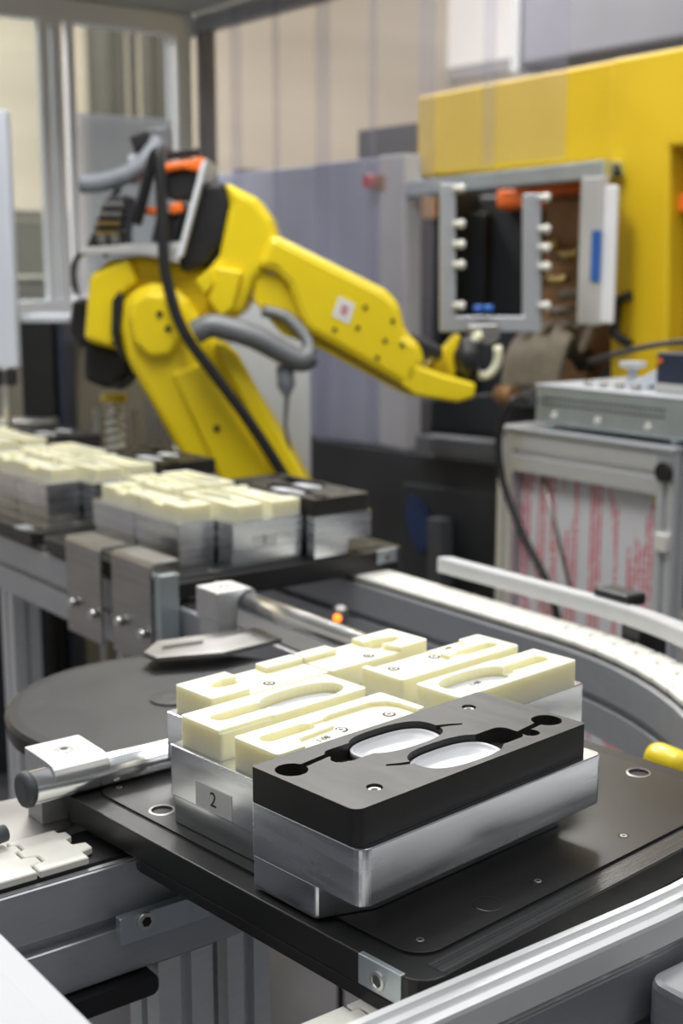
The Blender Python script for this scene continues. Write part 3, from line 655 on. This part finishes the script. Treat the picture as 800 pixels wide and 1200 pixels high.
panelh('body', 22, 66, 376, 505, 3.75, .2, 'black', t, .006, 0); panelh('top_cover', 24, 80, 370, 378, 3.75, .2, 'whitegrey', t, .003); panelh('blue_strip', 66.5, 74, 378, 420, 3.76, .18, 'navy', t, .003, 0)
t = hthing('work_table', 'dark steel work table top at the left edge behind pallets', 'table', 3.62)
panelh('table_top', -80, 60, 494, 505, 3.62, .10, 'sheetmetal', t, .003); panelh('table_base', -60, 50, 505, 520, 3.63, .08, 'darkm', t, .003, 0)
t = hthing('steel_cabinet', 'olive grey steel cabinet left of the robot', 'cabinet', 4.0)
panelh('body', 78, 172, 402, 540, 4.0, .3, 'pipe', t, .006, 0); panelh('top_plate', 80, 178, 398, 403, 3.99, .32, 'pipe', t, .003)
t = hthing('pale_cabinet', 'pale grey cabinet standing behind the robot lower arm', 'cabinet', 3.95)
panelh('body', 268, 364, 350, 600, 3.95, .06, 'whitegrey', t, .006, 0); panelh('rim', 264, 368, 344, 351, 3.94, .08, 'greyp', t, .003)

# ================================================================== CELL ENCLOSURE
YL, XC = 4.22, 2.53
def ypanel(name, px0, px1, py0, py1, Y, dep, m, parent, bevel=.004, zbot=None, ztop=None):
    a = on_y(px0, py0, Y); b = on_y(px1, py1, Y)
    return obj(name, box(new_bm(), a.x, b.x, Y, Y+dep, b.z if zbot is None else zbot, a.z if ztop is None else ztop), m, parent, bevel)
en = thing('cell_frame', 'white framed glazed side of the robot cell at upper left', 'enclosure')
zc = on_y(232, 18, YL).z
xr = on_y(232, 100, YL).x
for a_, b_ in ((60, 86), (206, 232), (-110, -84)): ypanel('post', a_, b_, 10, 400, YL, .05, 'frame_w', en, .006, 0, zc)
ypanel('header', -110, 232, 0, 20, YL-.002, .054, 'frame_w', en, .005, zc-.075, zc)
for a_, b_ in ((86, 91), (200, 206), (56, 60)): ypanel('pane_bead', a_, b_, 10, 400, YL+.006, .03, 'frame_w', en, .002, .2, zc-.075)
ypanel('rail', -110, 206, 0, 20, YL+.002, .045, 'frame_w', en, .004, 1.28, 1.33)
for a_, b_ in ((91, 200), (-84, 56)): ypanel('pane', a_, b_, 0, 0, YL+.02, .004, 'smoke', en, 0, 1.33, zc-.075)
ypanel('milky_pane', 91, 200, 132, 300, YL+.03, .004, 'milky', en, 0, 1.0)
cr = struct('ceiling', box(new_bm(), -.4, XC, 3.1, YL+.05, zc+.002, zc+.04), 'ceilp', 'grey roof sheet over the back corner of the robot cell', 'roof')
# curtain side frame along y at XC
hd = thing('cell_frame', 'dark grey header beam and corner post of the curtain side', 'enclosure')
obj('header', box(new_bm(), XC, XC+.05, 1.2, YL-.004, zc-.06, zc+.002), 'ceilp', hd, .004)
obj('corner_post', box(new_bm(), XC-.0, XC+.045, YL-.07, YL-.01, 0, zc-.06), 'pipe', hd, .004)
cu = thing('strip_curtain', 'clear plastic strip curtain hanging across the robot cell opening', 'curtain')
yy = YL-.08; k = 0
zlow = on_x(560, 196, XC).z
while yy > on_x(726, 150, XC).y+.24:
    w_ = .30; low = on_x(420, 515, XC).z if yy > 3.05 else zlow-.01*(k % 2)
    off = .012*(k % 2)+.02
    bm = new_bm(); n = 8; a = []; b = []
    for q in range(n+1):
        u = q/n; y = yy-w_*u; x = XC-.03-off+.012*math.sin(u*math.pi)+.004*math.sin(k*2.1+u*3)
        a.append((x, y)); b.append((x-.0025, y))
    prism(bm, a+b[::-1], low, zc-.03); o = obj('curtain_strip', bm, 'pvc', cu); yy -= .245; k += 1
    for f in o.data.polygons: f.use_smooth = False

# ================================================================== MOULDING MACHINE behind the curtain
XM = 2.80
def xpanel(name, px0, px1, py0, py1, X, dep, m, parent, bevel=.004, zbot=None, ztop=None, pxref=None):
    a = on_x(px0, py0, X); b = on_x(px1, py1, X)
    return obj(name, box(new_bm(), X, X+dep, b.y, a.y, b.z if zbot is None else zbot, a.z if ztop is None else ztop), m, parent, bevel)
def xpoly(name, pts, X, dep, m, parent, bevel=.004):
    q = [on_x(x, y, X) for x, y in pts]; return obj(name, prism(new_bm(), [(p.y, p.z) for p in q], X, X+dep, 0), m, parent, bevel)
mm = thing('moulding_machine', 'large yellow moulding machine with an open dark mould bay behind the curtain', 'machine')
ztop = on_x(600, 92, XM).z; zhb = on_x(600, 205, XM).z
xpoly('front_hood', [(488, 113), (718, 70), (718, 190), (488, 208)], XM, .5, 'myellow', mm, .01)
xpoly('side_column', [(714, 70), (900, 36), (900, 160), (784, 172), (780, 480), (714, 480)], XM-.02, .5, 'myellow', mm, .01)
xpoly('slide_beam', [(474, 213), (706, 187), (708, 208), (474, 230)], XM-.10, .08, 'zinc', mm, .004)
ytop0 = on_x(470, 400, XM+.5).y; ytop1 = on_x(900, 400, XM+.5).y
obj('bay_back', box(new_bm(), XM+.75, XM+.80, ytop1-.5, ytop0+.6, .3, zhb+.3), 'darkm', mm)
obj('bay_side', box(new_bm(), XM+.02, XM+.75, ytop0+.38, ytop0+.44, .3, zhb+.1), 'darkm', mm)
xpanel('bay_block', 560, 612, 230, 372, XM+.45, .2, 'darkm', mm, .01); xpanel('bay_block', 636, 690, 230, 480, XM+.35, .3, 'copper', mm, .02)
xpanel('bay_block', 478, 514, 225, 470, XM+.30, .2, 'darkm', mm, .01)
xpanel('bay_cylinder_mount', 580, 680, 218, 242, XM+.40, .2, 'orange', mm, .02)
xpanel('mould_plate', 544, 566, 250, 372, XM+.42, .05, 'darkm', mm, .005)
xpanel('bay_warning', 494, 510, 232, 256, XM+.28, .01, 'copper', mm, .002); xpanel('stop_light', 478, 490, 270, 284, XM+.28, .015, 'red', mm, .004)
for (x, y) in ((645, 290), (655, 330), (660, 365), (648, 410), (668, 300), (672, 345)):
    p = on_x(x, y, XM+.33); obj('mould_fitting', tube(new_bm(), [p, p+Vector((-.05, 0, 0)), p+Vector((-.05, -.08, .01))], .016, 10), 'beigehose' if y % 2 else 'brass', mm)
xpoly('bay_base', [(470, 500), (905, 540), (905, 420), (714, 420), (690, 452), (560, 462), (470, 470)], XM+.05, .4, 'darkm', mm, .01)
for k in range(9):
    x0 = 592+k*7; p0 = on_x(x0, 456, XM-.02); p1 = on_x(600+k*8, 412-k*2, XM); p2 = on_x(628+k*6, 384+(k % 3)*16, XM+.1); p3 = on_x(672+k*3, 378+(k % 4)*18, XM+.25)
    obj('hydraulic_hose', tube(new_bm(), spline([p0, p1, p2, p3], 6), .016, 10), 'beigehose', mm)
p = on_x(585, 462, XM-.1); obj('orange_drum', tube(new_bm(), [p, p+Vector((0, -.06, 0))], [.028, .028], 18), 'copper', mm)
gb = xpanel('control_box', 680, 700, 208, 382, XM-.14, .03, 'greyp', mm, .006); gw = xpanel('white_box', 698, 716, 218, 380, XM-.13, .015, 'frame_w', mm, .006); xpanel('blue_label', 693, 701, 270, 330, XM-.145, .006, 'blue', gb, .001)
p = [on_x(x, y, XM-.03) for x, y in ((738, 346), (722, 352), (720, 392), (738, 404))]
obj('door_handle', tube(new_bm(), p, .014, 10), 'black', mm)
obj('beam_knob', tube(new_bm(), [on_x(718, 196, XM-.05), on_x(722, 208, XM-.05)], .018, 12), 'darkm', mm)
xpanel('window_pane', 784, 900, 200, 480, XM+.05, .01, 'copper', mm, 0); xpanel('window_rail', 784, 900, 228, 244, XM+.02, .03, 'orange', mm, .003)
# machine guard panels left of the bay
gd = thing('machine_guard', 'blue grey sliding guard panel beside the open mould bay', 'panel')
XG = 2.72
xpoly('guard_panel', [(236, 206), (372, 194), (372, 512), (236, 500)], XG+.02, .04, 'bluegrey', gd, .004)
xpoly('guard_panel', [(368, 192), (448, 184), (448, 522), (368, 514)], XG, .04, 'bluegrey', gd, .004)
xpoly('end_panel', [(444, 183), (474, 180), (474, 528), (444, 522)], XG-.02, .07, 'greyp', gd, .005)
eb = xpanel('emergency_stop', 431, 448, 206, 222, XG-.03, .012, 'copper', gd, .003); p = on_x(439, 213, XG-.03)
obj('stop_button', tube(new_bm(), [p, p+Vector((-.02, 0, 0)), p+Vector((-.035, 0, 0))], [.012, .024, .020], 16), 'red', eb)
mb = thing('machine_cabinet', 'dark machine base between the robot and the printed table', 'machine')
xpoly('base_body', [(340, 512), (474, 530), (700, 560), (760, 900), (340, 760)], 2.66, .03, 'darkm', mb, .006)
xpoly('base_ledge', [(486, 510), (578, 519), (578, 540), (486, 530)], 2.60, .08, 'rubber', mb, .004)
xpoly('base_door', [(470, 566), (580, 578), (580, 720), (470, 700)], 2.64, .03, 'darkm', mb, .006)
xpoly('blue_emblem', [(478, 580), (490, 586), (500, 600), (502, 630), (496, 648), (484, 640), (476, 610)], 2.632, .008, 'emblem', mb, 0)
xpoly('base_post', [(500, 607), (516, 610), (516, 720), (500, 716)], 2.58, .05, 'rubber', mb, .003)
obj('floor_skirt', box(new_bm(), 2.62, 2.69, 1.2, 3.9, 0, .3), 'darkm', mb)

# ================================================================== TABLE WITH PRINTED SHEET
XT = 2.14
tb = thing('profile_table', 'aluminium profile table with a red printed sheet on its side', 'table')
def yz(px, py, X=XT): p = on_x(px, py, X); return p.y, p.z
yl, zt_ = yz(584, 512); yr, _ = yz(770, 545); zt_ = (zt_+yz(770, 536)[1])/2
ztab = yz(700, 520)[1]
S = .045
yr2 = yr-S
def post(x, y, w=S): 
    s = w/2; g = .005; prof = [(-s, -s), (-g, -s), (-g, -s+.01), (g, -s+.01), (g, -s), (s, -s), (s, -g), (s-.01, -g), (s-.01, g), (s, g), (s, s), (g, s), (g, s-.01), (-g, s-.01), (-g, s), (-s, s), (-s, g), (-s+.01, g), (-s+.01, -g), (-s, -g)]
    return obj('table_leg', prism(new_bm(), [(x+a, y+b) for a, b in prof], 0, ztab), 'profile_lt', tb)
post(XT+S/2, yl-S/2); post(XT+S/2, yr-S/2); post(XT+.385, yl-S/2); post(XT+.385, yr-S/2)
for x in (XT, XT+.3625):
    obj('table_rail', prism(new_bm(), [(x, ztab-.09), (x, ztab-.052), (x+.01, ztab-.052), (x+.01, ztab-.040), (x, ztab-.040), (x, ztab-.002), (x+S, ztab-.002), (x+S, ztab-.09)], yr+.0005, yl-S-.0005, 1), 'profile_lt', tb, .002)
for y in (yl-S, yr-S): obj('end_rail', box(new_bm(), XT+S, XT+.3625, y+.002, y+S-.002, ztab-.045, ztab-.002), 'profile_lt', tb, .002)
obj('table_top', box(new_bm(), XT-.005, XT+.41, yr-S, yl+.002, ztab, ztab+.012), 'profile', tb, .002)
p = on_x(785, 533, XT); obj('end_cap', tube(new_bm(), [(XT-.012, yr-S/2, ztab-.038), (XT-.001, yr-S/2, ztab-.038)], .020, 24), 'black', tb)
obj('corner_plate', box(new_bm(), XT-.002, XT, yr-S, yr, ztab-.06, ztab), 'profile', tb, .001)
pl = obj('printed_sheet', box(new_bm(), XT+.030, XT+.034, yr-.002, yl-S-.002, .25, ztab-.09), 'print', tb)
obj('cap_clip', box(new_bm(), XT-.012, XT, yr-S*.9, yr-S*.2, ztab-.205, ztab-.165), 'link', tb, .004)
obj('warning_tag', box(new_bm(), XT+.02, XT+.024, yr+.0, yr+.025, ztab-.105, ztab-.092), 'yellow', tb)
obj('bracing_rod', tube(new_bm(), [on_x(635, 555, XT+.02), on_x(668, 690, XT+.02)], .004, 8), 'sheetmetal', tb)
# power unit on the table
XB = XT+.03
pu = thing('power_unit', 'flat zinc coloured power unit with vent slots on the table', 'electronics', (0, 0, 0))
ya, za = yz(628, 446, XB); yb, zb = yz(792, 476, XB); zb0 = ztab+.012
hgt = yz(628, 447, XB)[1]-yz(628, 490, XB)[1]; zb1 = zb0+.012; zt1 = zb1+hgt
obj('case', box(new_bm(), XB, XB+.34, yb-.12, ya, zb1, zt1), 'zinc', pu, .003)
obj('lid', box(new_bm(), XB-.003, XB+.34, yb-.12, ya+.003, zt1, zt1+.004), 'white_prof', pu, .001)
for k in range(26):
    for j in (0, 1): y = ya-.03-k*.0135; obj('vent_slot', box(new_bm(), XB-.0008, XB+.0005, y-.0042, y+.0042, zt1-.028-j*.014, zt1-.022-j*.014), 'rubber', pu)
for y in (ya-.06, ya-.19, ya-.33): obj('screw_head', tube(new_bm(), [(XB, y, zb1+.022), (XB-.004, y, zb1+.022)], .008, 12), 'link', pu)
for y in (ya-.03, yb+.02): obj('rubber_foot', lathe(new_bm(), [(.005, 0), (.012, 0), (.012, .012), (.005, .012)], (XB+.03, y, zb0), 14), 'zinc', pu)
for y in (ya-.03, yb+.02): obj('rubber_foot', lathe(new_bm(), [(.005, 0), (.012, 0), (.012, .012), (.005, .012)], (XB+.30, y, zb0), 14), 'zinc', pu)
nv = thing('instrument_box', 'navy instrument box with an orange lamp on the power unit', 'electronics')
zi = zt1+.004; yi, _ = yz(768, 440, XB+.06)
obj('case', box(new_bm(), XB+.06, XB+.30, yi-.22, yi, zi, zi+.085), 'navy', nv, .004); obj('front_lip', box(new_bm(), XB+.055, XB+.06, yi-.22, yi, zi+.002, zi+.02), 'greyp', nv, .001)
obj('lamp', tube(new_bm(), [(XB+.06, yi-.012, zi+.067), (XB+.056, yi-.012, zi+.067)], .005, 12), 'orange', nv)
tp = thing('tool_holder', 'white plastic tool holder lying on the power unit', 'tool')
obj('grey_arm', loft(new_bm(), [(XB+.10, yi+.13, zi), (XB+.10, yi+.03, zi+.045), (XB+.10, yi+.0, zi+.07), (XB+.10, yi+.005, zi+.03), (XB+.10, yi+.06, zi)], [(XB+.14, yi+.13, zi), (XB+.14, yi+.03, zi+.045), (XB+.14, yi+.0, zi+.07), (XB+.14, yi+.005, zi+.03), (XB+.14, yi+.06, zi)]), 'whitegrey', tp, .002)
obj('white_knob', lathe(new_bm(), [(.006, 0), (.016, 0), (.012, .02), (.010, .04), (.030, .045), (.030, .055), (.006, .056)], (XB+.12, yi+.115, zi), 16), 'white_prof', tp)
for k in range(4): 
    o = obj('metal_nut', lathe(new_bm(), [(.004, 0), (.012, 0), (.012, .012), (.004, .014)], (XB+.05, yi+.18-.045*k, zi), 6), 'screw'); tag(o, 'small metal nut on the power unit edge, '+['leftmost of four', 'second from left', 'third from left', 'nearest the navy box'][k], 'nut', 'nuts on the power unit')
cb = thing('cable', 'black power cable with plug drooping beside the table post', 'cable')
obj('cord', tube(new_bm(), spline([(XB-.01, ya+.02, zb1+.045), on_x(600, 470, XT-.03), on_x(585, 505, XT-.04), on_x(588, 560, XT-.04), on_x(612, 625, XT-.04), on_x(644, 690, XT-.04), on_x(660, 760, XT-.04)], 8), .0085, 12), 'hose', cb)
obj('plug', loft(new_bm(), [(XB+.00, ya+.055, zb1+.030), (XB+.04, ya+.055, zb1+.030), (XB+.04, ya+.055, zb1+.062), (XB+.00, ya+.055, zb1+.062)], [(XB+.00, ya+.004, zb1+.040), (XB+.04, ya+.004, zb1+.040), (XB+.04, ya+.004, zb1+.078), (XB+.00, ya+.004, zb1+.078)]), 'rubber', cb, .004)
cb2 = thing('cable', 'thin black cable running behind the white knob', 'cable')
obj('cord', tube(new_bm(), spline([on_x(690, 425, XT+.25), on_x(720, 415, XT+.25), on_x(770, 404, XT+.25), on_x(830, 398, XT+.25)], 6), .007, 10), 'hose', cb2); 

# ================================================================== HALL BEYOND
for k, (px, r, m_) in enumerate(((118, .085, 'darkpipe'), (140, .035, 'darkpipe'), (155, .03, 'darkpipe'), (171, .035, 'darkpipe'), (187, .055, 'darkpipe'), (196, .035, 'rust'))):
    p = on_y(px, 60, 7.6+.35*(k % 3))
    o = thing('pipe', ['thick dark pipe seen through the door pane', 'second upright pipe from the left', 'third upright pipe from the left', 'fourth upright pipe from the left', 'wide grey pipe beside the red pipe', 'rust red upright pipe behind the pane'][k], 'pipe', (p.x, p.y, 0))
    obj('riser', lathe(new_bm(), [(r*.5, 0), (r, 0), (r, 5.5), (r*.5, 5.5)], n=16), m_, o); obj('pipe_band', lathe(new_bm(), [(r, 3.5), (r*1.12, 3.5), (r*1.12, 3.56), (r, 3.56)], n=16), 'greyp', o)
t = thing('hall_window', 'bright upper hall window behind the curtain', 'window')
a = on_x(465, 28, 7.9); b = on_x(600, 66, 7.9)
obj('pane', box(new_bm(), 7.93, 7.95, b.y, a.y, b.z, a.z+.35), 'window', t); obj('frame', box(new_bm(), 7.95, 7.99, b.y-.1, a.y+.1, b.z-.1, a.z+.45), 'greyp', t)
t = thing('overhead_duct', 'long grey duct high above the yellow machine', 'duct')
yd = on_x(602, 40, 5.0).y
obj('duct', box(new_bm(), 5.0, 5.6, -1.5, yd, on_x(700, 62, 5.0).z, on_x(700, 62, 5.0).z+1.6), 'ductp', t, .02)
for q, y in enumerate((-.9, 0.2, 1.3, yd-.06)): obj('duct_flange', box(new_bm(), 4.98, 5.62, y, y+.06, on_x(700, 62, 5.0).z-.03, on_x(700, 62, 5.0).z+1.63), 'ceilp', t)
t = thing('storage_cabinet', 'beige grey hall cabinet behind the left pane', 'cabinet')
a = on_y(38, 245, 6.0); b = on_y(66, 300, 6.0)
obj('body', box(new_bm(), a.x-.4, b.x+.1, 6.0, 6.5, 0, a.z), 'pipe', t, .01); obj('door', box(new_bm(), a.x-.38, b.x+.08, 5.98, 6.0, .1, a.z-.05), 'pipe', t, .004)
t = thing('pipe_rail', 'pair of grey handrail pipes behind the left pane', 'rail')
for py in (328, 342): 
    a = on_y(-60, py-3, 5.2); b = on_y(100, py+3, 5.2); obj('rail_pipe', tube(new_bm(), [(a.x, 5.2, (a.z+b.z)/2), (b.x, 5.2, (a.z+b.z)/2)], .02, 12), 'pipe', t)
for px in (-50, 58): a = on_y(px, 330, 5.22); obj('rail_post', tube(new_bm(), [(a.x, 5.22, 0), (a.x, 5.22, a.z+.02)], .018, 10), 'pipe', t)
